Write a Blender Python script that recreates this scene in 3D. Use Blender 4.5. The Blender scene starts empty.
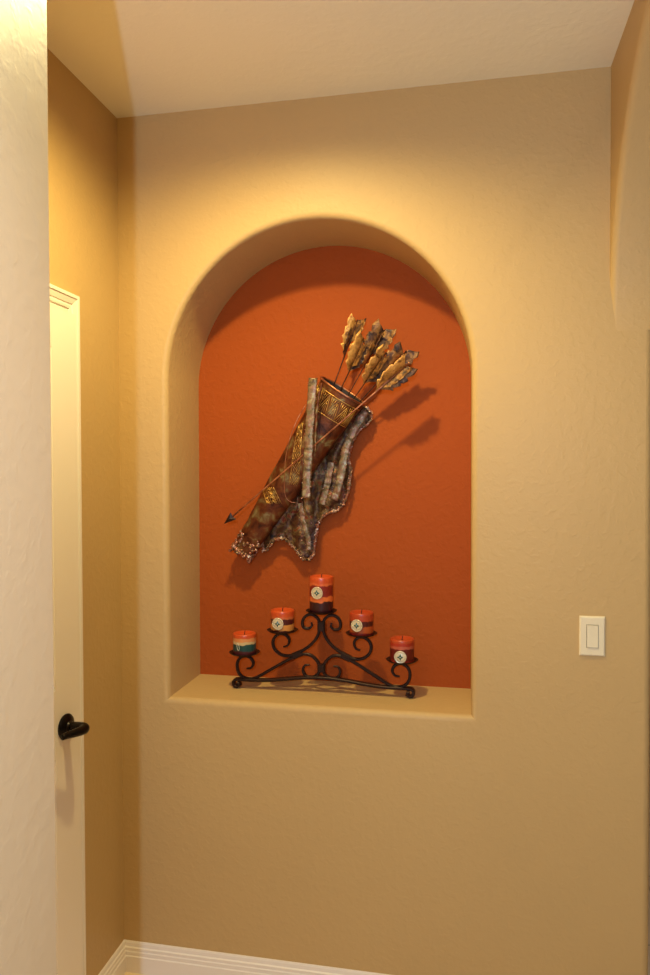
import bpy, bmesh, math, random
from mathutils import Vector, Matrix, noise
random.seed(7)
S = bpy.context.scene
COL = S.collection
PI = math.pi

# ------------------------------------------------------------------ camera
CX, CY, CZ = 1.0999, -2.1606, 1.6256
YAW, PITCH, ROLL, FPX = .1943, -.0214, -.0024, 721.8
F = Vector((-math.sin(YAW)*math.cos(PITCH), math.cos(YAW)*math.cos(PITCH), math.sin(PITCH)))
R0 = Vector((math.cos(YAW), math.sin(YAW), 0)); U0 = R0.cross(F)
RV = R0*math.cos(ROLL) + U0*math.sin(ROLL); UV = -R0*math.sin(ROLL) + U0*math.cos(ROLL)
cd = bpy.data.cameras.new('camera'); cam = bpy.data.objects.new('camera', cd); COL.objects.link(cam)
m = Matrix((RV, UV, -F)).transposed().to_4x4(); m.translation = (CX, CY, CZ); cam.matrix_world = m
cd.sensor_fit = 'VERTICAL'; cd.sensor_height = 36; cd.lens = FPX/975*36; cd.clip_start = .02
S.camera = cam

# ------------------------------------------------------------------ light
w = bpy.data.worlds.new('world'); S.world = w; w.use_nodes = True
bg = w.node_tree.nodes['Background']; bg.inputs[0].default_value = (1, .70, .34, 1); bg.inputs[1].default_value = .19
def lamp(name, kind, loc, power, col, radius, **k):
    l = bpy.data.lights.new(name, kind); l.energy = power; l.color = col; l.shadow_soft_size = radius
    for a, b in k.items(): setattr(l, a, b)
    o = bpy.data.objects.new(name, l); COL.objects.link(o); o.location = loc
    return o
WARM = (1, .842, .37)
lamp('niche_downlight', 'SPOT', (.592, -.643, 2.74), 88, WARM, .035, spot_size=math.radians(164), spot_blend=.72)
hall = lamp('hall_downlight', 'SPOT', (1.36, -1.86, 2.73), 66, (1, .93, .93), .03, spot_size=math.radians(56), spot_blend=.9)
hall.rotation_euler = (Vector((.576, -1.62, 1.30))-Vector((1.36, -1.86, 2.73))).to_track_quat('-Z', 'Y').to_euler()
lamp('room_lamp', 'POINT', (1.113, -2.7, 1.85), 130, (.44, .62, .90), .012)
S.view_settings.view_transform = 'Standard'; S.view_settings.look = 'None'
S.view_settings.gamma = 1; S.view_settings.use_curve_mapping = False
S.view_settings.exposure = 0

# ------------------------------------------------------------------ helpers
def at(u, v, Y):
    """point at depth Y seen in the photo at (u, v)"""
    d = F + RV*((u-325)/FPX) + UV*((487.5-v)/FPX)
    t = (Y-CY)/d.y
    return Vector((CX, CY, CZ)) + d*t

def srgb(*c):
    r = [(x/255) for x in c]
    return tuple([(x/12.92 if x <= .04045 else ((x+.055)/1.055)**2.4) for x in r] + [1])

def nt(name):
    m = bpy.data.materials.new(name); m.use_nodes = True
    t = m.node_tree; b = t.nodes['Principled BSDF']
    return m, t, b

def simple(name, col, rough=.5, metal=0, bump=0, bscale=100, var=0):
    m, t, b = nt(name)
    b.inputs['Base Color'].default_value = col; b.inputs['Roughness'].default_value = rough
    b.inputs['Metallic'].default_value = metal
    tc = t.nodes.new('ShaderNodeTexCoord')
    n = t.nodes.new('ShaderNodeTexNoise'); n.inputs['Scale'].default_value = bscale; n.inputs['Detail'].default_value = 3
    t.links.new(tc.outputs['Object'], n.inputs['Vector'])
    if bump:
        bp = t.nodes.new('ShaderNodeBump'); bp.inputs['Strength'].default_value = .6; bp.inputs['Distance'].default_value = bump
        t.links.new(n.outputs['Fac'], bp.inputs['Height']); t.links.new(bp.outputs[0], b.inputs['Normal'])
    if var:
        mx = t.nodes.new('ShaderNodeMix'); mx.data_type = 'RGBA'
        mx.inputs[6].default_value = tuple([c*(1-var) for c in col[:3]] + [1]); mx.inputs[7].default_value = tuple([min(1, c*(1+var)) for c in col[:3]] + [1])
        t.links.new(n.outputs['Fac'], mx.inputs[0]); t.links.new(mx.outputs[2], b.inputs['Base Color'])
    return m

def plaster(name, col, rough=.5, amp=.0007, spec=.3):
    """sprayed knock-down wall texture"""
    m, t, b = nt(name)
    b.inputs['Roughness'].default_value = rough; b.inputs['Specular IOR Level'].default_value = spec
    tc = t.nodes.new('ShaderNodeTexCoord')
    n1 = t.nodes.new('ShaderNodeTexNoise'); n1.inputs['Scale'].default_value = 48; n1.inputs['Detail'].default_value = 2; n1.inputs['Distortion'].default_value = .25
    n2 = t.nodes.new('ShaderNodeTexNoise'); n2.inputs['Scale'].default_value = 130; n2.inputs['Detail'].default_value = 1
    n3 = t.nodes.new('ShaderNodeTexNoise'); n3.inputs['Scale'].default_value = 2.2; n3.inputs['Detail'].default_value = 3
    for n in (n1, n2, n3): t.links.new(tc.outputs['Object'], n.inputs['Vector'])
    cr = t.nodes.new('ShaderNodeValToRGB'); cr.color_ramp.elements[0].position = .42; cr.color_ramp.elements[1].position = .68; cr.color_ramp.interpolation = 'EASE'
    t.links.new(n1.outputs['Fac'], cr.inputs[0])
    ad = t.nodes.new('ShaderNodeMath'); ad.operation = 'MULTIPLY_ADD'; ad.inputs[1].default_value = .35
    t.links.new(n2.outputs['Fac'], ad.inputs[0]); t.links.new(cr.outputs[0], ad.inputs[2])
    bp = t.nodes.new('ShaderNodeBump'); bp.inputs['Strength'].default_value = .55; bp.inputs['Distance'].default_value = amp
    t.links.new(ad.outputs[0], bp.inputs['Height']); t.links.new(bp.outputs[0], b.inputs['Normal'])
    mx = t.nodes.new('ShaderNodeMix'); mx.data_type = 'RGBA'
    mx.inputs[6].default_value = tuple([c*.96 for c in col[:3]] + [1]); mx.inputs[7].default_value = tuple([min(1, c*1.04) for c in col[:3]] + [1])
    t.links.new(n3.outputs['Fac'], mx.inputs[0]); t.links.new(mx.outputs[2], b.inputs['Base Color'])
    return m

def ramp_mat(name, stops, scale, rough=.4, metal=.6, bump=.002, detail=4, bscale=None):
    m, t, b = nt(name)
    tc = t.nodes.new('ShaderNodeTexCoord')
    n = t.nodes.new('ShaderNodeTexNoise'); n.inputs['Scale'].default_value = scale; n.inputs['Detail'].default_value = detail; n.inputs['Distortion'].default_value = .6
    t.links.new(tc.outputs['Object'], n.inputs['Vector'])
    cr = t.nodes.new('ShaderNodeValToRGB'); e = cr.color_ramp.elements
    while len(e) < len(stops): e.new(.5)
    for i, (p, c) in enumerate(stops): e[i].position = p; e[i].color = c
    t.links.new(n.outputs['Fac'], cr.inputs[0]); t.links.new(cr.outputs[0], b.inputs['Base Color'])
    b.inputs['Metallic'].default_value = metal; b.inputs['Roughness'].default_value = rough
    n2 = t.nodes.new('ShaderNodeTexNoise'); n2.inputs['Scale'].default_value = bscale or scale*4; n2.inputs['Detail'].default_value = 3
    t.links.new(tc.outputs['Object'], n2.inputs['Vector'])
    bp = t.nodes.new('ShaderNodeBump'); bp.inputs['Strength'].default_value = .7; bp.inputs['Distance'].default_value = bump
    t.links.new(n2.outputs['Fac'], bp.inputs['Height']); t.links.new(bp.outputs[0], b.inputs['Normal'])
    return m

M = {}
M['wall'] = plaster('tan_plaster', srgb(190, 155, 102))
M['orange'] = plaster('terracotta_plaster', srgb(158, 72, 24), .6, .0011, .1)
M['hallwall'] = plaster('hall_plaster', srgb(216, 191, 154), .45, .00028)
M['ceiling'] = plaster('ceiling_plaster', srgb(238, 228, 202), .7, .0004)
M['trim'] = simple('white_trim_paint', srgb(234, 220, 204), .35)
M['iron'] = simple('wrought_iron', srgb(46, 28, 22), .42, .6, .0008, 220, .25)
M['bronze'] = simple('oil_rubbed_bronze', srgb(24, 16, 14), .3, .7)
M['switch'] = simple('switch_plastic', srgb(226, 208, 174), .35)
M['gap'] = simple('shadow_gap_grey', srgb(170, 152, 118), .6)
M['wick'] = simple('candle_wick', srgb(30, 18, 14), .9)
M['silver'] = simple('concho_silver', srgb(222, 208, 178), .28, .6, .0006, 500)
M['teal'] = simple('teal_stone', srgb(34, 84, 78), .3)
M['twine'] = simple('pale_twine', srgb(200, 190, 160), .7)
M['copper'] = ramp_mat('burnished_copper', [(.30, srgb(38, 18, 12)), (.42, srgb(92, 44, 22)), (.52, srgb(108, 56, 28)), (.60, srgb(118, 88, 52)), (.66, srgb(140, 124, 84)), (.76, srgb(110, 44, 26))], 26, .42, .65, .0014, 6, 140)
M['gold'] = ramp_mat('gold_wire', [(.3, srgb(150, 105, 45)), (.7, srgb(225, 175, 90))], 60, .35, .8, .0004)
M['dark'] = simple('mouth_shade', srgb(34, 18, 12), .7)  # near-black colour standing for the shade inside the quiver mouth
M['shaft'] = ramp_mat('arrow_copper_rod', [(.3, srgb(130, 70, 46)), (.7, srgb(206, 140, 100))], 40, .35, .85, .0003)
M['darkrod'] = ramp_mat('dark_arrow_rod', [(.3, srgb(44, 24, 16)), (.7, srgb(112, 66, 42))], 40, .35, .7, .0003)
M['feather'] = ramp_mat('feather_brass', [(.34, srgb(104, 62, 24)), (.44, srgb(186, 128, 58)), (.6, srgb(222, 164, 84)), (.72, srgb(160, 96, 44))], 46, .45, .4, .0016, 5)
M['featherd'] = ramp_mat('feather_dark_brass', [(.36, srgb(40, 22, 14)), (.48, srgb(96, 58, 28)), (.6, srgb(150, 104, 52)), (.74, srgb(110, 60, 30))], 52, .5, .25, .0016, 5)
M['hide'] = ramp_mat('mottled_hide_metal', [(.30, srgb(30, 16, 12)), (.42, srgb(84, 44, 24)), (.49, srgb(86, 58, 32)), (.55, srgb(116, 92, 52)), (.61, srgb(128, 54, 28)), (.70, srgb(72, 36, 22)), (.80, srgb(190, 160, 130))], 42, .42, .35, .004, 6, 170)
M['lump'] = ramp_mat('torch_melt_metal', [(.3, srgb(60, 36, 28)), (.45, srgb(150, 118, 88)), (.55, srgb(168, 96, 70)), (.68, srgb(228, 214, 196))], 60, .32, .7, .002)
M['strap'] = ramp_mat('strap_patina', [(.32, srgb(78, 56, 40)), (.45, srgb(126, 106, 74)), (.54, srgb(136, 92, 76)), (.62, srgb(150, 134, 98)), (.74, srgb(170, 154, 136))], 42, .4, .55, .0018, 5, 150)

def tile_mat():
    m, t, b = nt('beige_floor_tile')
    tc = t.nodes.new('ShaderNodeTexCoord'); br = t.nodes.new('ShaderNodeTexBrick')
    br.offset = 0; br.inputs['Scale'].default_value = 1; br.inputs['Brick Width'].default_value = .45; br.inputs['Row Height'].default_value = .45
    br.inputs['Mortar Size'].default_value = .004; br.inputs['Color1'].default_value = srgb(232, 206, 166); br.inputs['Color2'].default_value = srgb(224, 196, 156)
    br.inputs['Mortar'].default_value = srgb(190, 165, 130)
    t.links.new(tc.outputs['Object'], br.inputs['Vector']); t.links.new(br.outputs['Color'], b.inputs['Base Color'])
    b.inputs['Roughness'].default_value = .35
    return m
M['tile'] = tile_mat()

def link(name, bm, mat, parent=None, smooth=None, kind=None, auto=None):
    bmesh.ops.recalc_face_normals(bm, faces=bm.faces)
    me = bpy.data.meshes.new(name); bm.to_mesh(me); bm.free()
    if mat: me.materials.append(mat)
    o = bpy.data.objects.new(name, me); COL.objects.link(o)
    if smooth:
        for p in me.polygons: p.use_smooth = True
        if auto is not None:
            me.set_sharp_from_angle(angle=math.radians(auto))
    if parent: o.parent = parent; o.matrix_parent_inverse = parent.matrix_world.inverted()
    if kind: o['kind'] = kind
    return o

def tag(o, label, cat, group=None):
    o['label'] = label; o['category'] = cat
    if group: o['group'] = group
    return o

def empty(name, loc):
    o = bpy.data.objects.new(name, None); COL.objects.link(o); o.empty_display_size = .05
    o.location = loc; o.matrix_world = Matrix.Translation(loc)
    return o

def box(bm, a, b):
    x0, y0, z0 = a; x1, y1, z1 = b
    v = [bm.verts.new(p) for p in ((x0,y0,z0),(x1,y0,z0),(x1,y1,z0),(x0,y1,z0),(x0,y0,z1),(x1,y0,z1),(x1,y1,z1),(x0,y1,z1))]
    fs = [bm.faces.new([v[i] for i in f]) for f in ((0,1,2,3),(4,5,6,7),(0,1,5,4),(1,2,6,5),(2,3,7,6),(3,0,4,7))]
    return v, fs

def bbox_bevel(bm, a, b, r, seg=3):
    v, fs = box(bm, a, b)
    es = {e for f in fs for e in f.edges}
    bmesh.ops.bevel(bm, geom=list(es), offset=r, segments=seg, affect='EDGES')

def smoothpath(pts, sub=6):
    """Catmull-Rom through the points"""
    P = [Vector(p) for p in pts]; out = []
    for i in range(len(P)-1):
        p0 = P[i-1] if i else P[0]*2-P[1]; p1 = P[i]; p2 = P[i+1]; p3 = P[i+2] if i+2 < len(P) else P[-1]*2-P[-2]
        for k in range(sub):
            t = k/sub
            out.append(.5*((2*p1)+(p2-p0)*t+(2*p0-5*p1+4*p2-p3)*t*t+(3*p1-p0-3*p2+p3)*t**3))
    out.append(P[-1]); return out

def sweep(bm, path, section, up=None, taper=None, closed=False, cap=True):
    """section: list of (a, b) offsets in side/up axes; up fixed or parallel transported"""
    n = len(path); rings = []
    prevu = None
    for i, p in enumerate(path):
        if closed: t = (path[(i+1) % n]-path[i-1]).normalized()
        else: t = (path[min(i+1, n-1)]-path[max(i-1, 0)]).normalized()
        if up is not None:
            u = Vector(up); u = (u - t*u.dot(t)).normalized()
        else:
            if prevu is None:
                u = Vector((0, 0, 1)) if abs(t.z) < .9 else Vector((0, 1, 0))
            else: u = prevu
            u = (u - t*u.dot(t)).normalized(); prevu = u
        s = t.cross(u)
        k = taper(i/(n-1)) if taper else 1
        rings.append([bm.verts.new(p + s*(a*k) + u*(b*k)) for a, b in section])
    m_ = len(section)
    rng = range(n if closed else n-1)
    for i in rng:
        A = rings[i]; B = rings[(i+1) % n]
        for j in range(m_):
            bm.faces.new((A[j], A[(j+1) % m_], B[(j+1) % m_], B[j]))
    if cap and not closed:
        bm.faces.new(rings[0]); bm.faces.new(rings[-1][::-1])
    return rings

def circ(r, n=8, e=1): return [(r*math.cos(2*PI*k/n), r*e*math.sin(2*PI*k/n)) for k in range(n)]
def rectsec(a, b, c=.25):
    """bar section a wide, b tall with chamfers"""
    k = min(a, b)*c
    return [(a/2-k,-b/2),(a/2,-b/2+k),(a/2,b/2-k),(a/2-k,b/2),(-a/2+k,b/2),(-a/2,b/2-k),(-a/2,-b/2+k),(-a/2+k,-b/2)]

def lathe(bm, prof, c=(0,0,0), seg=40, M_=None):
    """profile (r, z) about z through c"""
    c = Vector(c); rings = []
    for r, z in prof:
        if r < 1e-6:
            p = Vector((0, 0, z)); p = (M_ @ p) if M_ else p
            rings.append([bm.verts.new(c + p)])
        else:
            q = []
            for k in range(seg):
                a = 2*PI*k/seg; p = Vector((r*math.cos(a), r*math.sin(a), z)); p = (M_ @ p) if M_ else p
                q.append(bm.verts.new(c + p))
            rings.append(q)
    for A, B in zip(rings, rings[1:]):
        if len(A) == 1 and len(B) == 1: continue
        for k in range(seg):
            k2 = (k+1) % seg
            if len(A) == 1: bm.faces.new((A[0], B[k], B[k2]))
            elif len(B) == 1: bm.faces.new((A[k], A[k2], B[0]))
            else: bm.faces.new((A[k], A[k2], B[k2], B[k]))

def ball(bm, p, r, sub=1):
    bmesh.ops.create_icosphere(bm, subdivisions=sub, radius=r, matrix=Matrix.Translation(p))

# ------------------------------------------------------------------ the setting
H = 2.758
XR, X2 = 1.493, 1.611
NL, NR, ZS, ND = .163, 1.113, .903, .277
NX = (NL+NR)/2; RAD = (NR-NL)/2; ZSP = 2.397-RAD
BR = .02
FX, FY = .573, -1.30           # corner of the hall wall in the left foreground

def outline(off):
    pts = []; z0 = ZS-off; l = NL-off; r = NR+off; R_ = RAD+off
    n = 10
    for k in range(n): pts.append((l+(r-l)*k/n, z0))
    for k in range(n): pts.append((r, z0+(ZSP-z0)*k/n))
    A = 48
    for k in range(A): a = PI*k/A; pts.append((NX+R_*math.cos(a), ZSP+R_*math.sin(a)))
    for k in range(n): pts.append((l, ZSP+(z0-ZSP)*k/n))
    return pts

def wall_back():
    bm = bmesh.new()
    seg = 6; rings = []
    for k in range(seg+1):
        a = PI/2*k/seg
        rings.append([(x, BR*(1-math.cos(a)), z) for x, z in outline(BR*(1-math.sin(a)))])
    rings.append([(x, ND, z) for x, z in outline(0)])
    V = [[bm.verts.new(p) for p in r] for r in rings]
    n = len(V[0])
    for A, B in zip(V, V[1:]):
        for j in range(n): bm.faces.new((A[j], A[(j+1) % n], B[(j+1) % n], B[j]))
    # front face: bridge to the rectangle
    x0, x1, z0, z1 = 0, X2-BR, 0, H
    pts = outline(BR); cx, cz = NX, 1.5
    proj = []
    for x, z in pts:
        dx, dz = x-cx, z-cz
        t = min([(x1-cx)/dx if dx > 1e-9 else 1e9, (x0-cx)/dx if dx < -1e-9 else 1e9, (z1-cz)/dz if dz > 1e-9 else 1e9, (z0-cz)/dz if dz < -1e-9 else 1e9])
        proj.append([cx+dx*t, cz+dz*t])
    for cxn, czn in ((x0, z0), (x1, z0), (x1, z1), (x0, z1)):
        j = min(range(n), key=lambda i: (proj[i][0]-cxn)**2+(proj[i][1]-czn)**2); proj[j] = [cxn, czn]
    W = [bm.verts.new((x, 0, z)) for x, z in proj]
    for j in range(n): bm.faces.new((V[0][j], V[0][(j+1) % n], W[(j+1) % n], W[j]))
    # rounded right-hand end
    prev = None
    for k in range(8):
        if k < 7: a = PI/2*k/6; x, y = X2-BR+BR*math.sin(a), BR*(1-math.cos(a))
        else: x, y = X2, .35
        cur = (bm.verts.new((x, y, 0)), bm.verts.new((x, y, H)))
        if prev: bm.faces.new((prev[0], cur[0], cur[1], prev[1]))
        prev = cur
    bmesh.ops.remove_doubles(bm, verts=bm.verts, dist=1e-5)
    o = link('wall_back', bm, M['wall'], smooth=True, kind='structure', auto=40)
    return o
wall_back()

bm = bmesh.new(); vs = [bm.verts.new((x, ND, z)) for x, z in outline(.01)]; bm.faces.new(vs)
r = bmesh.ops.extrude_face_region(bm, geom=bm.faces[:]); bmesh.ops.translate(bm, verts=[v for v in r['geom'] if isinstance(v, bmesh.types.BMVert)], vec=(0, .02, 0))
link('wall_niche', bm, M['orange'], kind='structure')

bm = bmesh.new(); box(bm, (-.12, -5.5, -.05), (5, 3.2, 0)); link('floor', bm, M['tile'], kind='structure')
bm = bmesh.new(); box(bm, (-.12, -5.5, H), (5, 3.2, H+.05)); link('ceiling', bm, M['ceiling'], kind='structure')

# left wall with the door opening
DY0, DY1, DZ = -.336, -1.107, 2.062
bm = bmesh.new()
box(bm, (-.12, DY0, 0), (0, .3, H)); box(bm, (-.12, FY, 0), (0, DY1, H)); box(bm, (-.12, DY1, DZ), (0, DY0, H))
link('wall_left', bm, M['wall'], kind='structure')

# hall wall in the left foreground, rounded corner
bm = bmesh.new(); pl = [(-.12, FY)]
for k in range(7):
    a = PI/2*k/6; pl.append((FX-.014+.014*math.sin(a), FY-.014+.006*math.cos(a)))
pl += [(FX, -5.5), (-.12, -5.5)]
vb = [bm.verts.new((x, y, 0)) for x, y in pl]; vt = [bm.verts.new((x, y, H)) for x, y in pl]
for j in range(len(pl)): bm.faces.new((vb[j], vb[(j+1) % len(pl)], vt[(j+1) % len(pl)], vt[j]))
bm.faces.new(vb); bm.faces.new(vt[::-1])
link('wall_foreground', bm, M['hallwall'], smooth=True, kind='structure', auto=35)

# right wall: an arched opening that springs flush with the back wall
bm = bmesh.new()
AZ, AA, AB = 2.02, .64, .69; r_ = .02; N = 56
def arch(off):
    return [(-AA+(AA+off)*math.cos(PI*k/N), AZ+(AB+off)*math.sin(PI*k/N)) for k in range(N+1)]
rings = []
for k in range(6):
    a = PI/2*k/5
    rings.append([(XR+r_*(1-math.cos(a)), y, z) for y, z in arch(r_*(1-math.sin(a)))])
rings.append([(X2, y, z) for y, z in arch(0)])
V = [[bm.verts.new(p) for p in r] for r in rings]
for A, B in zip(V, V[1:]):
    for j in range(N): bm.faces.new((A[j], A[j+1], B[j+1], B[j]))
for ring, X in ((V[0], XR), (V[-1], X2)):
    top = [bm.verts.new((X, min(v.co.y, .0), H)) for v in ring]
    for j in range(N): bm.faces.new((ring[j], ring[j+1], top[j+1], top[j]))
# far pier
box(bm, (XR, -1.42, 0), (X2, -2*AA-r_*0, AZ)); box(bm, (XR, -1.42, AZ), (X2, -2*AA-r_, H))
link('wall_right', bm, M['wall'], smooth=True, kind='structure', auto=35)

# wall of the room beyond
bm = bmesh.new(); box(bm, (X2-.3, 3.0, 0), (5, 3.1, H)); link('wall_far', bm, simple('brown_far_wall', srgb(196, 140, 104), .7, var=.06, bscale=3), kind='structure')

# baseboards and door casing
def profile_run(name, prof, A, B, inward, ma=0, mb=0, axis='z'):
    """moulding: prof (out, up); A->B along wall; ma/mb mitre"""
    bm = bmesh.new(); A = Vector(A); B = Vector(B); d = (B-A).normalized(); inw = Vector(inward); up = Vector((0, 0, 1))
    a = [bm.verts.new(A + inw*o + up*u + d*(o*ma)) for o, u in prof]; b = [bm.verts.new(B + inw*o + up*u - d*(o*mb)) for o, u in prof]
    n = len(prof)
    for j in range(n): bm.faces.new((a[j], a[(j+1) % n], b[(j+1) % n], b[j]))
    bm.faces.new(a); bm.faces.new(b[::-1])
    return link(name, bm, M['trim'], kind='structure')
base = [(0, 0), (.014, 0), (.014, .052), (.0115, .055), (.0115, .066), (.0095, .069), (.0095, .078), (.006, .081), (.005, .092), (.003, .0965), (0, .0965)]
profile_run('baseboard_back', base, (0, 0, 0), (X2-.02, 0, 0), (0, -1, 0), ma=1)
profile_run('baseboard_left', base, (0, 0, 0), (0, DY0+.062, 0), (1, 0, 0), ma=1)

# casing: profile across its width w (0 = inner edge): (w, thickness)
cas = [(0, 0), (0, .008), (.004, .010), (.012, .0105), (.014, .0085), (.017, .0085), (.019, .012), (.026, .013), (.028, .0115), (.031, .0115), (.033, .014), (.044, .017), (.048, .018), (.050, .0205), (.059, .0205), (.060, .019), (.060, 0)]
bm = bmesh.new(); io = .003
path = [(DY1-io, 0, (-1, 0)), (DY1-io, DZ+io, (-1, 1)), (DY0+io, DZ+io, (1, 1)), (DY0+io, 0, (1, 0))]
rg = []
for y, z, (sy, sz) in path: rg.append([bm.verts.new((th, y+sy*w_, z+sz*w_)) for w_, th in cas])
for A, B in zip(rg, rg[1:]):
    for j in range(len(cas)-1): bm.faces.new((A[j], A[j+1], B[j+1], B[j]))
link('trim_1', bm, M['trim'], kind='structure')

# ------------------------------------------------------------------ door
def door():
    root = empty('door_1', (0, DY1+.002, 0)); root['kind'] = 'structure'
    bm = bmesh.new()
    y0, y1 = DY0-.003, DY1+.003; xf = 0
    # panels: (ya, yb, za, zb)
    sty = y0-.1075
    ymid = (y0+y1)/2; pan = []
    for ya, yb in ((sty, ymid+.045), (ymid-.045, y1+.052)):
        for za, zb in ((.295, .87), (1.05, 1.955)): pan.append((ya, yb, za, zb))
    ys = sorted({y0, y1, *[p[0] for p in pan], *[p[1] for p in pan]}, reverse=True); zs = [.008, .295, .87, 1.05, 1.955, DZ-.004]
    for i in range(len(ys)-1):
        for j in range(len(zs)-1):
            a, b, c, d = ys[i], ys[i+1], zs[j], zs[j+1]
            hit = any(abs(p[0]-a) < 1e-6 and abs(p[1]-b) < 1e-6 and abs(p[2]-c) < 1e-6 for p in pan)
            lv = [(0, 0)] if not hit else [(0, 0), (.006, -.006), (.016, -.009), (.030, -.004), (.036, -.003)]
            prev = None
            for ins, dep in lv:
                q = [bm.verts.new((xf+dep, yy, zz)) for yy, zz in ((a-ins, c+ins), (b+ins, c+ins), (b+ins, d-ins), (a-ins, d-ins))]
                if prev:
                    for k in range(4): bm.faces.new((prev[k], prev[(k+1) % 4], q[(k+1) % 4], q[k]))
                prev = q
            bm.faces.new(prev)
    box(bm, (xf-.035, y1, .008), (xf-.012, y0, DZ-.004))
    # edges
    for (ya, za, yb, zb) in ((y0, .008, y0, DZ-.004), (y1, .008, y1, DZ-.004), (y0, DZ-.004, y1, DZ-.004)):
        q = [bm.verts.new(p) for p in ((xf, ya, za), (xf, yb, zb), (xf-.03, yb, zb), (xf-.03, ya, za))]; bm.faces.new(q)
    slab = link('door_slab', bm, M['trim'], root)
    hy, hz = y0-.066, .944
    bm = bmesh.new(); Mx = Matrix.Rotation(PI/2, 3, 'Y')
    lathe(bm, [(0, 0), (.033, 0), (.034, .004), (.031, .008), (.024, .011), (.016, .014), (.0125, .02), (.0115, .045), (.0, .045)], (xf, hy, hz), 36, Mx)
    hd = link('door_handle', bm, M['bronze'], root, smooth=True, auto=35)
    bm = bmesh.new()
    pth = smoothpath([(.020, hy, hz), (.045, hy, hz), (.060, hy-.003, hz+.001), (.063, hy-.018, hz+.001), (.058, hy-.042, hz+.002), (.050, hy-.064, hz+.003), (.046, hy-.080, hz+.003)], 5)
    sweep(bm, pth, circ(.0140, 14), taper=lambda t: (1.0 + .10*math.sin(min(1, t*3)*PI))*(1-.45*max(0, t-.35)/.65))
    ball(bm, Vector((.060, hy-.006, hz)), .0145, 3)
    link('lever', bm, M['bronze'], hd, smooth=True)
    root.rotation_euler = (0, 0, -math.radians(3.4))      # standing slightly ajar
    return root
door()
bm = bmesh.new()
box(bm, (-.12, DY1, 0), (-.045, DY1+.012, DZ)); box(bm, (-.12, DY0-.012, 0), (-.045, DY0, DZ)); box(bm, (-.12, DY1, DZ-.012), (-.045, DY0, DZ))
link('trim_2', bm, M['trim'], kind='structure')

# ------------------------------------------------------------------ light switch
def switch():
    x0, z0 = 1.416, 1.099; W_, H_ = .070, .114; c = Vector((x0+W_/2, 0, z0+H_/2))
    root = empty('light_switch', c)
    tag(root, 'cream rocker light switch in a plain plate on the tan wall right of the niche', 'light switch')
    bm = bmesh.new(); t = .0062
    lv = [(0, 0), (0, -.002), (.0012, -.0042), (.004, -t)]
    prev = None
    for ins, y in lv:
        q = [bm.verts.new(p) for p in ((x0+ins, y, z0+ins), (x0+W_-ins, y, z0+ins), (x0+W_-ins, y, z0+H_-ins), (x0+ins, y, z0+H_-ins))]
        if prev:
            for k in range(4): bm.faces.new((prev[k], prev[(k+1) % 4], q[(k+1) % 4], q[k]))
        prev = q
    ow, oh = .0335, .067
    q = [bm.verts.new((c.x+sx*ow/2, -t, c.z+sz*oh/2)) for sx, sz in ((-1,-1),(1,-1),(1,1),(-1,1))]
    q2 = [bm.verts.new((c.x+sx*ow/2, -.003, c.z+sz*oh/2)) for sx, sz in ((-1,-1),(1,-1),(1,1),(-1,1))]
    for k in range(4):
        bm.faces.new((prev[k], prev[(k+1) % 4], q[(k+1) % 4], q[k])); bm.faces.new((q[k], q[(k+1) % 4], q2[(k+1) % 4], q2[k]))
    link('cover_plate', bm, M['switch'], root)
    bm = bmesh.new(); box(bm, (c.x-.0168, -.0034, c.z-.0336), (c.x+.0168, -.0028, c.z+.0336)); link('switch_frame', bm, M['gap'], root)
    bm = bmesh.new(); rw, rh = .0148, .0315
    v = [bm.verts.new(p) for p in ((c.x-rw, -.0085, c.z+rh), (c.x+rw, -.0085, c.z+rh), (c.x+rw, -.0080, c.z), (c.x-rw, -.0080, c.z), (c.x-rw, -.0092, c.z-rh), (c.x+rw, -.0092, c.z-rh))]
    b_ = [bm.verts.new(p) for p in ((c.x-rw, -.003, c.z+rh), (c.x+rw, -.003, c.z+rh), (c.x+rw, -.003, c.z-rh), (c.x-rw, -.003, c.z-rh))]
    bm.faces.new((v[0], v[1], v[2], v[3])); bm.faces.new((v[3], v[2], v[5], v[4])); bm.faces.new((v[0], v[1], b_[1], b_[0])); bm.faces.new((v[4], v[5], b_[2], b_[3]))
    bm.faces.new((v[0], v[3], v[4], b_[3], b_[0])); bm.faces.new((v[1], v[2], v[5], b_[2], b_[1]))
    link('rocker', bm, M['switch'], root)
    for s in (-1, 1):
        bm = bmesh.new(); lathe(bm, [(0, -.0007), (.0028, -.0005), (.0032, 0)], (c.x, -t, c.z+s*.0485), 14, Matrix.Rotation(PI/2, 3, 'X').inverted() @ Matrix.Scale(1, 3) if False else Matrix.Rotation(-PI/2, 3, 'X'))
        link('screw', bm, M['switch'], root)
switch()

# recessed ceiling cans (they carry the two downlights)
def can(x, y, label):
    root = empty('ceiling_light', (x, y, H)); tag(root, label, 'ceiling light')
    bm = bmesh.new(); lathe(bm, [(.062, -.001), (.066, -.004), (.088, -.006), (.094, -.003), (.095, 0)], (x, y, H), 40)
    link('trim_ring', bm, M['trim'], root, smooth=True)
can(.592, -.643, 'white recessed ceiling light directly in front of the niche')
can(1.36, -1.86, 'white recessed ceiling light over the hall')

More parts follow.
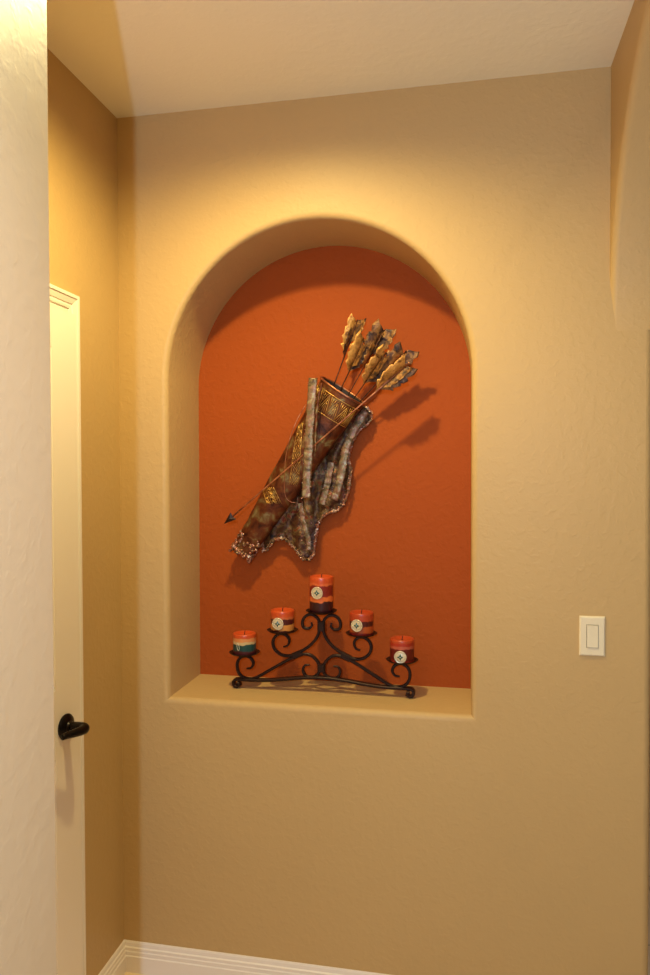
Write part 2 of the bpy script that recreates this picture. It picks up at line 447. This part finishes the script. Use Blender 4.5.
# ------------------------------------------------------------------ candle stand
CZB = ZS; SY = .141; SX = .634
def stand():
    root = empty('candle_stand', (SX, SY, ZS)); tag(root, 'dark wrought iron candelabra with scrolls holding five candles on the niche sill', 'candle holder')
    s1 = [(.3784,.9703),(.3944,.9737),(.4025,.9896),(.3919,1.0071),(.3732,1.0125),(.3544,1.0027),(.3463,.9842),(.3488,.9600),(.3622,.943),(.3836,.9365),(.4103,.941),(.4634,.972),(.5266,1.009),(.5683,1.0267),(.5994,1.0246),(.6205,1.0054),(.6275,.9855),(.6224,.9649),(.6021,.9525),(.5815,.9565),(.5717,.9749),(.5786,.9906),(.5941,.9930)]
    s2 = [(.5058,1.0483),(.5206,1.0546),(.5258,1.0722),(.5164,1.087),(.4985,1.0925),(.4791,1.0823),(.4701,1.062),(.4769,1.0388),(.5005,1.0219),(.5319,1.0214),(.5684,1.0384),(.5985,1.0601),(.6181,1.0838),(.6275,1.1096),(.6275,1.1348),(.6183,1.1510),(.5998,1.1600),(.5811,1.153),(.5707,1.1349),(.5738,1.1173),(.5899,1.113),(.6018,1.1216),(.6003,1.1337)]
    tp = lambda t: .55+.45*min(1, min(t, 1-t)*9)
    for sgn in (1, -1):
        for pts, off in ((s1, .0), (s2, .0)):
            bm = bmesh.new(); ps = smoothpath([(SX+sgn*(x-SX), SY+off, z) for x, z in pts], 6)
            sweep(bm, ps, rectsec(.0095, .012), up=(0, 1, 0), taper=tp)
            link('scroll', bm, M['iron'], root, smooth=True, auto=30)
    # base bar: raised in the middle, ends rolled under into feet
    half = []
    for k in range(17):
        t = k/16; x = t*.288; z = ZS+.026+.020*(.5+.5*math.cos(PI*min(1, t*1.25)))
        half.append((x, z))
    xe, ze = half[-1]; r = .0125
    curl = [(xe+r*math.sin(a), ze-r+r*math.cos(a)) for a in [PI*k/8 for k in range(1, 9)]]
    curl += [(xe-.011, ze-2*r+.007), (xe-.008, ze-.013), (xe-.001, ze-.012)]
    hp = half+curl
    full = [(-x, z) for x, z in hp[::-1]] + hp[1:]
    bm = bmesh.new(); sweep(bm, [Vector((SX+x, SY, z+.0045)) for x, z in full], rectsec(.009, .022, .2), up=(0, 1, 0))
    link('base_bar', bm, M['iron'], root, smooth=True, auto=35)
    # collars where the bars meet
    def collar(p, d, L, a, b):
        bm = bmesh.new(); p = Vector(p); d = Vector(d).normalized()
        sweep(bm, [p-d*L/2, p+d*L/2], rectsec(a, b, .2), up=(0, 1, 0)); link('collar', bm, M['iron'], root)
    collar((SX, SY, 1.122), (0, 0, 1), .032, .025, .017)
    collar((SX, SY, .985), (0, 0, 1), .026, .025, .017)
    collar((.553, SY, 1.0255), (1, 0, .45), .034, .021, .017)
    collar((2*SX-.553, SY, 1.0255), (-1, 0, .45), .034, .021, .017)
    plates = []
    for x, z in ((.372, 1.0175), (.503, 1.0975), (SX, 1.166), (.766, 1.0975), (.897, 1.0175)):
        bm = bmesh.new()
        lathe(bm, [(0, 0), (.034, 0), (.044, .003), (.0505, .0075), (.0515, .009), (.0495, .009), (.043, .0055), (.033, .003), (0, .003)], (x, SY, z), 44)
        lathe(bm, [(0, -.006), (.008, -.005), (.011, 0), (0, 0)], (x, SY, z), 20)
        link('drip_plate', bm, M['iron'], root, smooth=True, auto=35); plates.append((x, z+.003))
    return plates
plates = stand()

def candle_mat(name, layers, h):
    """layers: list of (fraction of height, colour) from the bottom up"""
    m, t, b = nt(name)
    tc = t.nodes.new('ShaderNodeTexCoord'); sp = t.nodes.new('ShaderNodeSeparateXYZ')
    n = t.nodes.new('ShaderNodeTexNoise'); n.inputs['Scale'].default_value = 45; n.inputs['Detail'].default_value = 3
    t.links.new(tc.outputs['Object'], n.inputs['Vector']); t.links.new(tc.outputs['Object'], sp.inputs[0])
    a = t.nodes.new('ShaderNodeMath'); a.operation = 'MULTIPLY'; a.inputs[1].default_value = 1/h; t.links.new(sp.outputs['Z'], a.inputs[0])
    c = t.nodes.new('ShaderNodeMath'); c.operation = 'MULTIPLY_ADD'; c.inputs[1].default_value = .16; t.links.new(n.outputs['Fac'], c.inputs[0]); t.links.new(a.outputs[0], c.inputs[2])
    d = t.nodes.new('ShaderNodeMath'); d.operation = 'SUBTRACT'; d.inputs[1].default_value = .08; t.links.new(c.outputs[0], d.inputs[0])
    cr = t.nodes.new('ShaderNodeValToRGB'); e = cr.color_ramp.elements
    stops = []; lo = 0
    for hi, colr in layers:
        stops += [(lo+.012 if lo else 0, colr), (min(1, hi-.012), colr)]; lo = hi
    while len(e) < len(stops): e.new(.5)
    for i, (p, cc) in enumerate(stops): e[i].position = p; e[i].color = cc
    t.links.new(d.outputs[0], cr.inputs[0]); t.links.new(cr.outputs[0], b.inputs['Base Color'])
    b.inputs['Roughness'].default_value = .32
    b.inputs['Subsurface Weight'].default_value = .12; b.inputs['Subsurface Radius'].default_value = (.01, .004, .002)
    bp = t.nodes.new('ShaderNodeBump'); bp.inputs['Strength'].default_value = .4; bp.inputs['Distance'].default_value = .001
    t.links.new(n.outputs['Fac'], bp.inputs['Height']); t.links.new(bp.outputs[0], b.inputs['Normal'])
    return m

OR = srgb(194, 74, 30); MA = srgb(74, 18, 14); TAN = srgb(206, 132, 60); DK = srgb(52, 16, 18)
kinds = [
 ('teal and cream striped candle with orange top on the lowest left plate', .070, [(.22, srgb(74, 24, 26)), (.52, srgb(22, 62, 58)), (.64, srgb(196, 164, 116)), (.80, srgb(206, 132, 74)), (1, OR)], None),
 ('short orange candle with maroon band and pale medallion on the second plate from the left', .072, [(.12, MA), (.38, TAN), (.62, srgb(74, 20, 18)), (.72, srgb(190, 96, 50)), (1, OR)], (-.0095, .032)),
 ('tall orange and dark maroon candle with medallion on the topmost middle plate', .118, [(.32, DK), (.46, srgb(214, 104, 44)), (.76, srgb(128, 32, 20)), (.82, srgb(204, 96, 48)), (1, OR)], (-.010, .068)),
 ('short red orange candle with medallion on the second plate from the right', .074, [(.16, srgb(110, 24, 18)), (.42, srgb(172, 76, 30)), (.64, srgb(78, 22, 16)), (1, srgb(172, 62, 28))], (-.013, .036)),
 ('short dark red candle with orange rim and low medallion on the lowest right plate', .074, [(.12, srgb(150, 44, 24)), (.60, srgb(98, 20, 14)), (.72, srgb(176, 84, 60)), (.84, srgb(164, 44, 24)), (1, srgb(174, 66, 30))], (-.006, .022)),
]
for (x, z), (lab, h, lay, med) in zip(plates, kinds):
    bm = bmesh.new(); R_ = .0385
    prof = [(0, 0), (R_-.002, 0), (R_, .002)]
    for k in range(1, 10): prof.append((R_, .002+(h-.006)*k/10))
    prof += [(R_, h-.004), (R_-.0012, h-.001), (R_-.004, h), (R_-.008, h-.001), (R_-.013, h-.005), (.012, h-.007), (0, h-.007)]
    lathe(bm, prof, (0, 0, 0), 48)
    bmesh.ops.recalc_face_normals(bm, faces=bm.faces)
    me = bpy.data.meshes.new('pillar_candle'); bm.to_mesh(me); bm.free()
    for p in me.polygons: p.use_smooth = True
    me.materials.append(candle_mat('candle_wax', lay, h))
    c = bpy.data.objects.new('pillar_candle', me); COL.objects.link(c); c.location = (x, SY, z); c.matrix_world = Matrix.Translation((x, SY, z))
    tag(c, lab, 'candle', 'pillar candles on the iron stand')
    bm = bmesh.new(); sweep(bm, smoothpath([(x, SY, z+h-.008), (x+.0005, SY, z+h), (x+.002, SY, z+h+.007)], 4), circ(.0013, 8))
    link('wick', bm, M['wick'], c, smooth=True)
    # viewer-side direction for the medallion: candles are turned slightly to the room
    if med:
        a = med[0]/R_ ; a = math.asin(a) + math.radians(6)
        nrm = Vector((math.sin(a), -math.cos(a), 0)); p = Vector((x, SY, z+med[1])) + nrm*(R_+.0004)
        sx = Vector((math.cos(a), math.sin(a), 0)); Mm = Matrix((sx, Vector((0, 0, 1)), nrm)).transposed()
        bm = bmesh.new()
        lathe(bm, [(0, 0), (.0195, 0), (.0200, .0012), (.0185, .0028), (.0165, .0022), (.0150, .0018), (.0100, .0034), (0, .0040)], p, 32, Mm)
        for k in range(22):
            b_ = 2*PI*k/22; ball(bm, p + Mm @ Vector((.0182*math.cos(b_), .0182*math.sin(b_), .0022)), .0018, 1)
        for k in range(16):
            b_ = 2*PI*k/16; q0 = p + Mm @ Vector((.0085*math.cos(b_), .0085*math.sin(b_), .0034)); q1 = p + Mm @ Vector((.0148*math.cos(b_), .0148*math.sin(b_), .0026))
            sweep(bm, [q0, q1], circ(.0007, 5))
        md = link('medallion', bm, M['silver'], c, smooth=True)
        bm = bmesh.new()
        star = []
        for k in range(8):
            b_ = PI/4*k; rr = .0120 if k % 2 == 0 else .0058; star.append((rr*math.cos(b_), rr*math.sin(b_)))
        lo = [bm.verts.new(p + Mm @ Vector((u, v, .0032))) for u, v in star]; hi = bm.verts.new(p + Mm @ Vector((0, 0, .0062)))
        for k in range(8): bm.faces.new((lo[k], lo[(k+1) % 8], hi))
        st = link('centre_star', bm, M['teal'], md)
        bm = bmesh.new(); ball(bm, p + Mm @ Vector((0, 0, .0058)), .0020, 2); link('centre_stud', bm, M['silver'], md, smooth=True)
    else:
        bm = bmesh.new(); loop = []
        for k in range(18):
            a = math.radians(-16) + .12*math.sin(2*PI*k/17)*1.0; zz = z+.030+.012*math.cos(2*PI*k/17+.4)
            loop.append(Vector((x+(R_+.0006)*math.sin(a), SY-(R_+.0006)*math.cos(a), zz)))
        sweep(bm, loop[:-1], circ(.0009, 6), closed=True)
        link('twine_loop', bm, M['twine'], c, smooth=True)

# ------------------------------------------------------------------ quiver wall sculpture
PXM = 1/303
def sculpture():
    root = empty('quiver_sculpture', at(300, 470, ND)); tag(root, 'copper and brass quiver with feathered arrows and hide hung on the terracotta niche wall', 'wall sculpture')
    A0 = at(343, 391, .195); A1 = at(243, 551, .225); ax = (A1-A0); L = ax.length; ax.normalize()
    yv = Vector((0, -1, 0)); yv = (yv-ax*yv.dot(ax)).normalized(); sd = ax.cross(yv).normalized()
    if sd.x < 0: sd = -sd
    wid = [(0, 26), (.06, 24.2), (.2, 21.6), (.4, 19.3), (.62, 16.8), (.85, 13.6), (1, 12.2)]
    def half(t):
        t = max(0, min(1, t))
        for (a, wa), (b, wb) in zip(wid, wid[1:]):
            if t <= b: return (wa+(wb-wa)*(t-a)/(b-a))*PXM
    def surf(t, th, lift=0):
        """t along the tube 0..1, th 0 = front, +90deg = right side"""
        r = half(t)+lift; rim = .006*math.cos(th)*max(0, 1-t*3)
        bend = -.006*math.sin(PI*t)
        return A0 + ax*(t*L+rim) + sd*(r*math.sin(th)+bend*0) + yv*(r*.58*math.cos(th))
    N = 48; K = 26
    bm = bmesh.new(); rings = []
    for i in range(K+1):
        t = i/K; rings.append([])
        for k in range(N):
            th = 2*PI*k/N; p = surf(t, th)
            nz = noise.noise(p*38)*.0025+noise.noise(p*90)*.0012
            rings[-1].append(bm.verts.new(p + (sd*math.sin(th)+yv*math.cos(th))*nz*min(1, t*6)))
    inner = [[bm.verts.new(surf(t, 2*PI*k/N, -.003)) for k in range(N)] for t in (0,)]
    for A, B in list(zip(rings, rings[1:])) + [(rings[0], inner[0])]:
        for k in range(N): bm.faces.new((A[k], A[(k+1) % N], B[(k+1) % N], B[k]))
    bm.faces.new(rings[-1])
    body = link('quiver_body', bm, M['copper'], root, smooth=True, auto=50)
    bm = bmesh.new(); sweep(bm, [surf(0, 2*PI*k/N, .0005) for k in range(N)], circ(.0036, 8), closed=True)
    link('rim', bm, M['shaft'], root, smooth=True)
    bm = bmesh.new(); inner = [[bm.verts.new(surf(t, 2*PI*k/N, -.0034)) for k in range(N)] for t in (.004, .12, .3)]
    for A, B in zip(inner, inner[1:]):
        for k in range(N): bm.faces.new((A[k], A[(k+1) % N], B[(k+1) % N], B[k]))
    bm.faces.new(inner[-1]); link('inner_shade', bm, M['dark'], root)  # added dark inner tube, paints in the shade of the open mouth
    # gold wire patterns
    def wire(bm, pts, r=.0011, lift=.0012):
        P = []
        for (t0, a0), (t1, a1) in zip(pts, pts[1:]):
            n = max(2, int(abs(a1-a0)/8)+int(abs(t1-t0)*25)+1)
            for k in range(n): P.append(surf(t0+(t1-t0)*k/n, math.radians(a0+(a1-a0)*k/n), lift))
        P.append(surf(pts[-1][0], math.radians(pts[-1][1]), lift)); sweep(bm, P, circ(r, 6))
    bm = bmesh.new()
    ta, tb = .035, .145
    wire(bm, [(ta, a) for a in range(-78, 79, 12)], .0014); wire(bm, [(tb, a) for a in range(-78, 79, 12)], .0014)
    nz_ = 6; st = 156/nz_
    for i in range(nz_):
        a = -78+i*st
        wire(bm, [(tb-.005, a), (ta+.005, a+st/2), (tb-.005, a+st)], .0014)
        for q in (.25, .5, .75):   # hatch inside the triangles
            wire(bm, [(tb-.006, a+st*q), (tb-.006-(tb-ta-.02)*(1-abs(q-.5)*1.2)*.9, a+st/2+(q-.5)*st*.25)], .0009)
            wire(bm, [(ta+.006, a+st/2+st*(q-.5)*.9+st/2*0), (ta+.006+(tb-ta)*.0+.0001, a+st/2+st*(q-.5)*.9+1)], .0009)
            wire(bm, [(ta+.008, a-st/2+st*q+st*.0), (ta+.008+(tb-ta-.02)*(1-abs(q-.5)*1.8)*.8, a+(q-.5)*st*.3)], .0009)
    link('zigzag_band', bm, M['gold'], root, smooth=True)
    def patch(name, quad, rows, cols, seedv):
        """zigzag wire patch over a (t, angle) quad"""
        rnd = random.Random(seedv); bm = bmesh.new()
        def q(u, v):
            (a, b, c, d) = quad
            return tuple((a[i]*(1-u)*(1-v)+b[i]*u*(1-v)+c[i]*u*v+d[i]*(1-u)*v) for i in (0, 1))
        for e in (0, 1): wire(bm, [q(e, v/6) for v in range(7)], .001)
        for r in range(rows):
            v0, v1 = r/rows, (r+1)/rows
            for c in range(cols):
                u0, u1 = c/cols, (c+1)/cols; um = (u0+u1)/2
                wire(bm, [q(u0, v0), q(um, v1), q(u1, v0)], .0010)
                wire(bm, [q(um-.2/cols, v0), q(um, v0+(v1-v0)*.6), q(um+.2/cols, v0)], .0009)
                wire(bm, [q(u0, v0+(v1-v0)*.35), q(u0+.3/cols, v1)], .0009); wire(bm, [q(u1, v0+(v1-v0)*.35), q(u1-.3/cols, v1)], .0009)
        return link(name, bm, M['gold'], root, smooth=True)
    def ta_of(u, v):
        """(t, angle) on the tube seen in the photo at u, v"""
        d = Vector((u-343, v-391)); e = Vector((-100, 160)).normalized(); f = Vector((160, 100)).normalized()
        al = d.dot(e)/188.7; s = d.dot(f)/(half(al)/PXM); s = max(-.97, min(.97, s))
        a = math.asin(s); al -= .006*math.cos(a)*max(0, 1-al*3)/L
        return (al, math.degrees(a))
    patch('zigzag_band', [ta_of(301, 424), ta_of(306, 420), ta_of(301, 482), ta_of(293, 482)], 8, 1, 3)
    patch('zigzag_band', [ta_of(265, 487), ta_of(277, 485), ta_of(285, 501), ta_of(271, 502)], 4, 2, 4)
    # ragged melted cuff at the foot
    bm = bmesh.new()
    rnd = random.Random(5)
    for k in range(90):
        th = rnd.uniform(-PI*.62, PI*.62); t = 1.0-rnd.random()**1.6*.10+rnd.uniform(0, .045)*abs(math.cos(th*2.5))
        ball(bm, surf(min(t, 1), th, .001)+ax*max(0, t-1)*L, rnd.uniform(.003, .0068), 1)
    for k in range(26):
        th = 2*PI*k/26; p = surf(1, th, 0); ln = rnd.uniform(.006, .024)
        sweep(bm, [p-ax*.006, p+ax*ln*.6+sd*rnd.uniform(-.003, .003), p+ax*ln], circ(rnd.uniform(.0035, .006), 6), taper=lambda t: 1-.75*t)
    link('melted_cuff', bm, M['lump'], root, smooth=True)

    # ---- hide behind the quiver
    out = [(366,407),(372,414),(369,422),(361,429),(354.5,438.6),(350.5,449),(348.7,459),(351,470),(349.8,482.6),(348,492),(345.4,499.5),(341,507),(335,511),(327,513.5),(321.7,518),(318,524),(316.6,532),(315,542),(314,551),(311.5,557.5),(306,559.5),(301.4,557),(297,551),(291.2,545),(286,540),(281,538.4),(276,540),(272.6,541.8),(268,547),(264.5,551),(263.5,545),(266,535),(285,500),(305,480),(320,455),(345,420),(358,406)]
    def inside(x, y):
        c = False; j = len(out)-1
        for i in range(len(out)):
            xi, yi = out[i]; xj, yj = out[j]
            if (yi > y) != (yj > y) and x < (xj-xi)*(y-yi)/(yj-yi)+xi: c = not c
            j = i
        return c
    def hy(u, v):
        p = Vector((u/14, v/30, 0))
        fold = .5+.5*math.sin((u+(v-450)*.22)*.30+3.2*noise.noise(Vector((u/26, v/34, 1))))
        return .258-.016*fold-.012*noise.noise(Vector((u/9, v/11, 3)))-.005*noise.noise(Vector((u/3.5, v/3.5, 8)))
    bm = bmesh.new(); g = 2.0; verts = {}
    def gv(i, j):
        if (i, j) not in verts:
            u, v = 255+i*g, 400+j*g; verts[(i, j)] = bm.verts.new(at(u, v, hy(u, v)))
        return verts[(i, j)]
    for i in range(62):
        for j in range(84):
            if inside(255+(i+.5)*g, 400+(j+.5)*g): bm.faces.new((gv(i, j), gv(i+1, j), gv(i+1, j+1), gv(i, j+1)))
    hide = link('hide', bm, M['hide'], root, smooth=True)
    md = hide.modifiers.new('thick', 'SOLIDIFY'); md.thickness = .004
    rnd = random.Random(11)
    bm = bmesh.new(); edge = out[:31]
    P = smoothpath([at(u, v, .243) for u, v in edge], 7)
    P = [p + Vector((rnd.uniform(-1, 1), rnd.uniform(-.5, 1), rnd.uniform(-1, 1)))*.0016 for p in P]
    sweep(bm, P, circ(.0045, 7))
    for i, p in enumerate(P):
        for _ in range(2):
            ball(bm, p+Vector((rnd.uniform(-1, 1)*.005, rnd.uniform(-.007, 0), rnd.uniform(-1, 1)*.005)), rnd.uniform(.0016, .0042), 1)
    link('melted_edge', bm, M['lump'], hide, smooth=True)
    bm = bmesh.new(); cnt = 0
    while cnt < 240:
        u, v = rnd.uniform(264, 352), rnd.uniform(440, 556)
        if inside(u, v) and (v > 478 or rnd.random() < .25):
            ball(bm, at(u, v, hy(u, v)-.002), rnd.uniform(.0012, .0030), 1); cnt += 1
    link('solder_beads', bm, M['lump'], hide, smooth=True, kind='stuff')

    # ---- straps
    def strap(pts, wpx, Y, edges=True, mat='strap', th=.002):
        P = smoothpath([at(u, v, Y if not callable(Y) else Y(v)) for u, v in pts], 6)
        bm = bmesh.new(); w_ = wpx*PXM
        sweep(bm, P, [(-w_/2, 0), (-w_/3, th), (w_/3, th), (w_/2, 0), (w_/2, -.002), (-w_/2, -.002)], up=(0, -1, 0))
        bmesh.ops.subdivide_edges(bm, edges=bm.edges[:], cuts=1)
        for v_ in bm.verts: v_.co += Vector((noise.noise(v_.co*60), noise.noise(v_.co*90+Vector((5, 0, 0)))*1.5, 0))*.0028
        s = link('strap', bm, M[mat], root, smooth=True)
        if edges:
            bm = bmesh.new()
            for i, p in enumerate(P):
                for sg in (-1, 1):
                    if rnd.random() < .55: ball(bm, p+Vector((sg*w_/2, -.002, rnd.uniform(-.004, .004))), rnd.uniform(.0012, .0026), 1)
            link('strap_beads', bm, M['lump'], s, smooth=True, kind='stuff')
        return s
    strap([(313, 378), (311.5, 400), (309.5, 425), (308.5, 450), (307, 475), (306, 498)], 8.5, .122)
    strap([(321.5, 383), (317.5, 405), (315.5, 430), (315, 452)], 2.6, .128, edges=False, mat='copper')
    strap([(366, 411), (359, 422), (350, 437), (345, 452), (342, 470), (338, 487), (334, 500)], 8, .222)
    strap([(331, 462), (328.5, 476), (326, 490), (322, 505)], 7, .236, th=.0008)
    strap([(300, 503), (303, 520), (308, 538), (309, 550)], 5, .238, th=.0008)
    # thin hanging cord
    bm = bmesh.new(); sweep(bm, smoothpath([at(*p) for p in ((306, 404, .150), (297, 420, .142), (290, 438, .140), (285.5, 460, .146), (284.5, 480, .152), (285, 494, .158), (289, 501, .160), (296, 503, .165))], 6), circ(.0013, 7))
    link('cord', bm, M['shaft'], root, smooth=True)

    # ---- arrows
    def arrow(A, B, ya, yb, vanes, head=False, r=.0021):
        a = at(A[0], A[1], ya); b = at(B[0], B[1], yb); d = (b-a).normalized(); Ln = (b-a).length
        bm = bmesh.new(); sweep(bm, [a+(b-a)*k/8 for k in range(9)], circ(r, 8)); ball(bm, b, .0034, 2)
        ar = link('arrow', bm, M['shaft' if head else 'darkrod'], root, smooth=True)
        front = Vector((0, -1, 0)); front = (front-d*front.dot(d)).normalized(); left = d.cross(front).normalized()
        if left.x > 0: left = -left
        for vi, (phi, ln, wd, s0, mt) in enumerate(vanes):
            # phi 0 = to the left in the picture, 90 = toward the room, 180 = to the right
            w_ = left*math.cos(math.radians(phi))+front*math.sin(math.radians(phi)); nn = d.cross(w_).normalized()
            rv = random.Random(vi*7+int(B[0]))
            bm = bmesh.new(); top = []
            outer = [(0, .02), (.10, .30), (.18, .62), (.24, .80), (.29, .66), (.36, .78), (.46, .96), (.52, .82), (.58, .92), (.70, 1.0), (.74, .80), (.84, .88), (.93, .95), (1.12, .78), (1.04, .55), (.99, .30), (.93, .04)]
            n = len(outer)-1
            for k, (ox, oy) in enumerate(outer):
                ix = .90*k/n; jx = rv.uniform(-.02, .02); jy = rv.uniform(-.05, .05) if 1 < k < n-1 else 0
                row = []
                for q in (0, .3, .6, .85, 1):
                    x = ln*(ix+(ox+jx-ix)*q); h_ = wd*(oy+jy)*q
                    row.append(b - d*(s0+ln) + d*x + w_*(h_+.0012) + nn*(.16*wd*math.sin(min(1, h_/wd)*PI*.8)+.0016*rv.uniform(-1, 1)*q))
                top.append([bm.verts.new(p) for p in row])
            for P_, Q_ in zip(top, top[1:]):
                for j in range(4): bm.faces.new((P_[j], P_[j+1], Q_[j+1], Q_[j]))
            f = link('feather', bm, M[mt], ar, smooth=True, auto=14); sm = f.modifiers.new('thick', 'SOLIDIFY'); sm.thickness = .0011
        if head:
            bm = bmesh.new(); tip = a-d*.040; w1 = left*.016; base_ = a-d*.0
            q = [tip, a+d*.004+w1*.95, a+d*.001, a+d*.004-w1*.95]
            tp = [bm.verts.new(p+front*.0004) for p in q]; rd = bm.verts.new(a-d*.012+front*.006); rb = bm.verts.new(a-d*.012-front*.006)
            for j in range(4): bm.faces.new((tp[j], tp[(j+1) % 4], rd)); bm.faces.new((tp[(j+1) % 4], tp[j], rb))
            link('arrowhead', bm, M['iron'], ar)
    G, D = 'feather', 'featherd'
    p = .0033
    arrow((331, 393), (357.5, 320.5), .200, .178, [(25, 36*p, 10*p, -1*p, G), (60, 27*p, 8*p, 12*p, D), (150, 24*p, 10*p, -2*p, D), (265, 26*p, 8*p, 3*p, D)])
    arrow((337, 397), (363.5, 341.5), .195, .152, [(30, 38*p, 11*p, -5*p, G), (200, 28*p, 10*p, 3*p, D), (130, 26*p, 8*p, 2*p, D)])
    arrow((345, 401), (384, 330.5), .200, .168, [(15, 38*p, 13*p, -3*p, D), (60, 26*p, 9*p, 16*p, G), (165, 30*p, 13*p, -4*p, D), (100, 24*p, 8*p, 4*p, D)])
    arrow((350, 404), (386, 353), .190, .145, [(35, 40*p, 11*p, -2*p, G), (195, 32*p, 12*p, 3*p, D), (130, 30*p, 9*p, 2*p, D)])
    arrow((356, 406), (406, 351.5), .195, .158, [(15, 34*p, 13*p, 0, D), (180, 28*p, 12*p, -5*p, D), (95, 26*p, 8*p, 4*p, G)])
    arrow((232.5, 516.5), (409, 363), .135, .120, [(35, 40*p, 12*p, 2*p, G), (190, 36*p, 12*p, 1*p, D), (140, 32*p, 9*p, 3*p, D)], head=True, r=.0026)
sculpture()
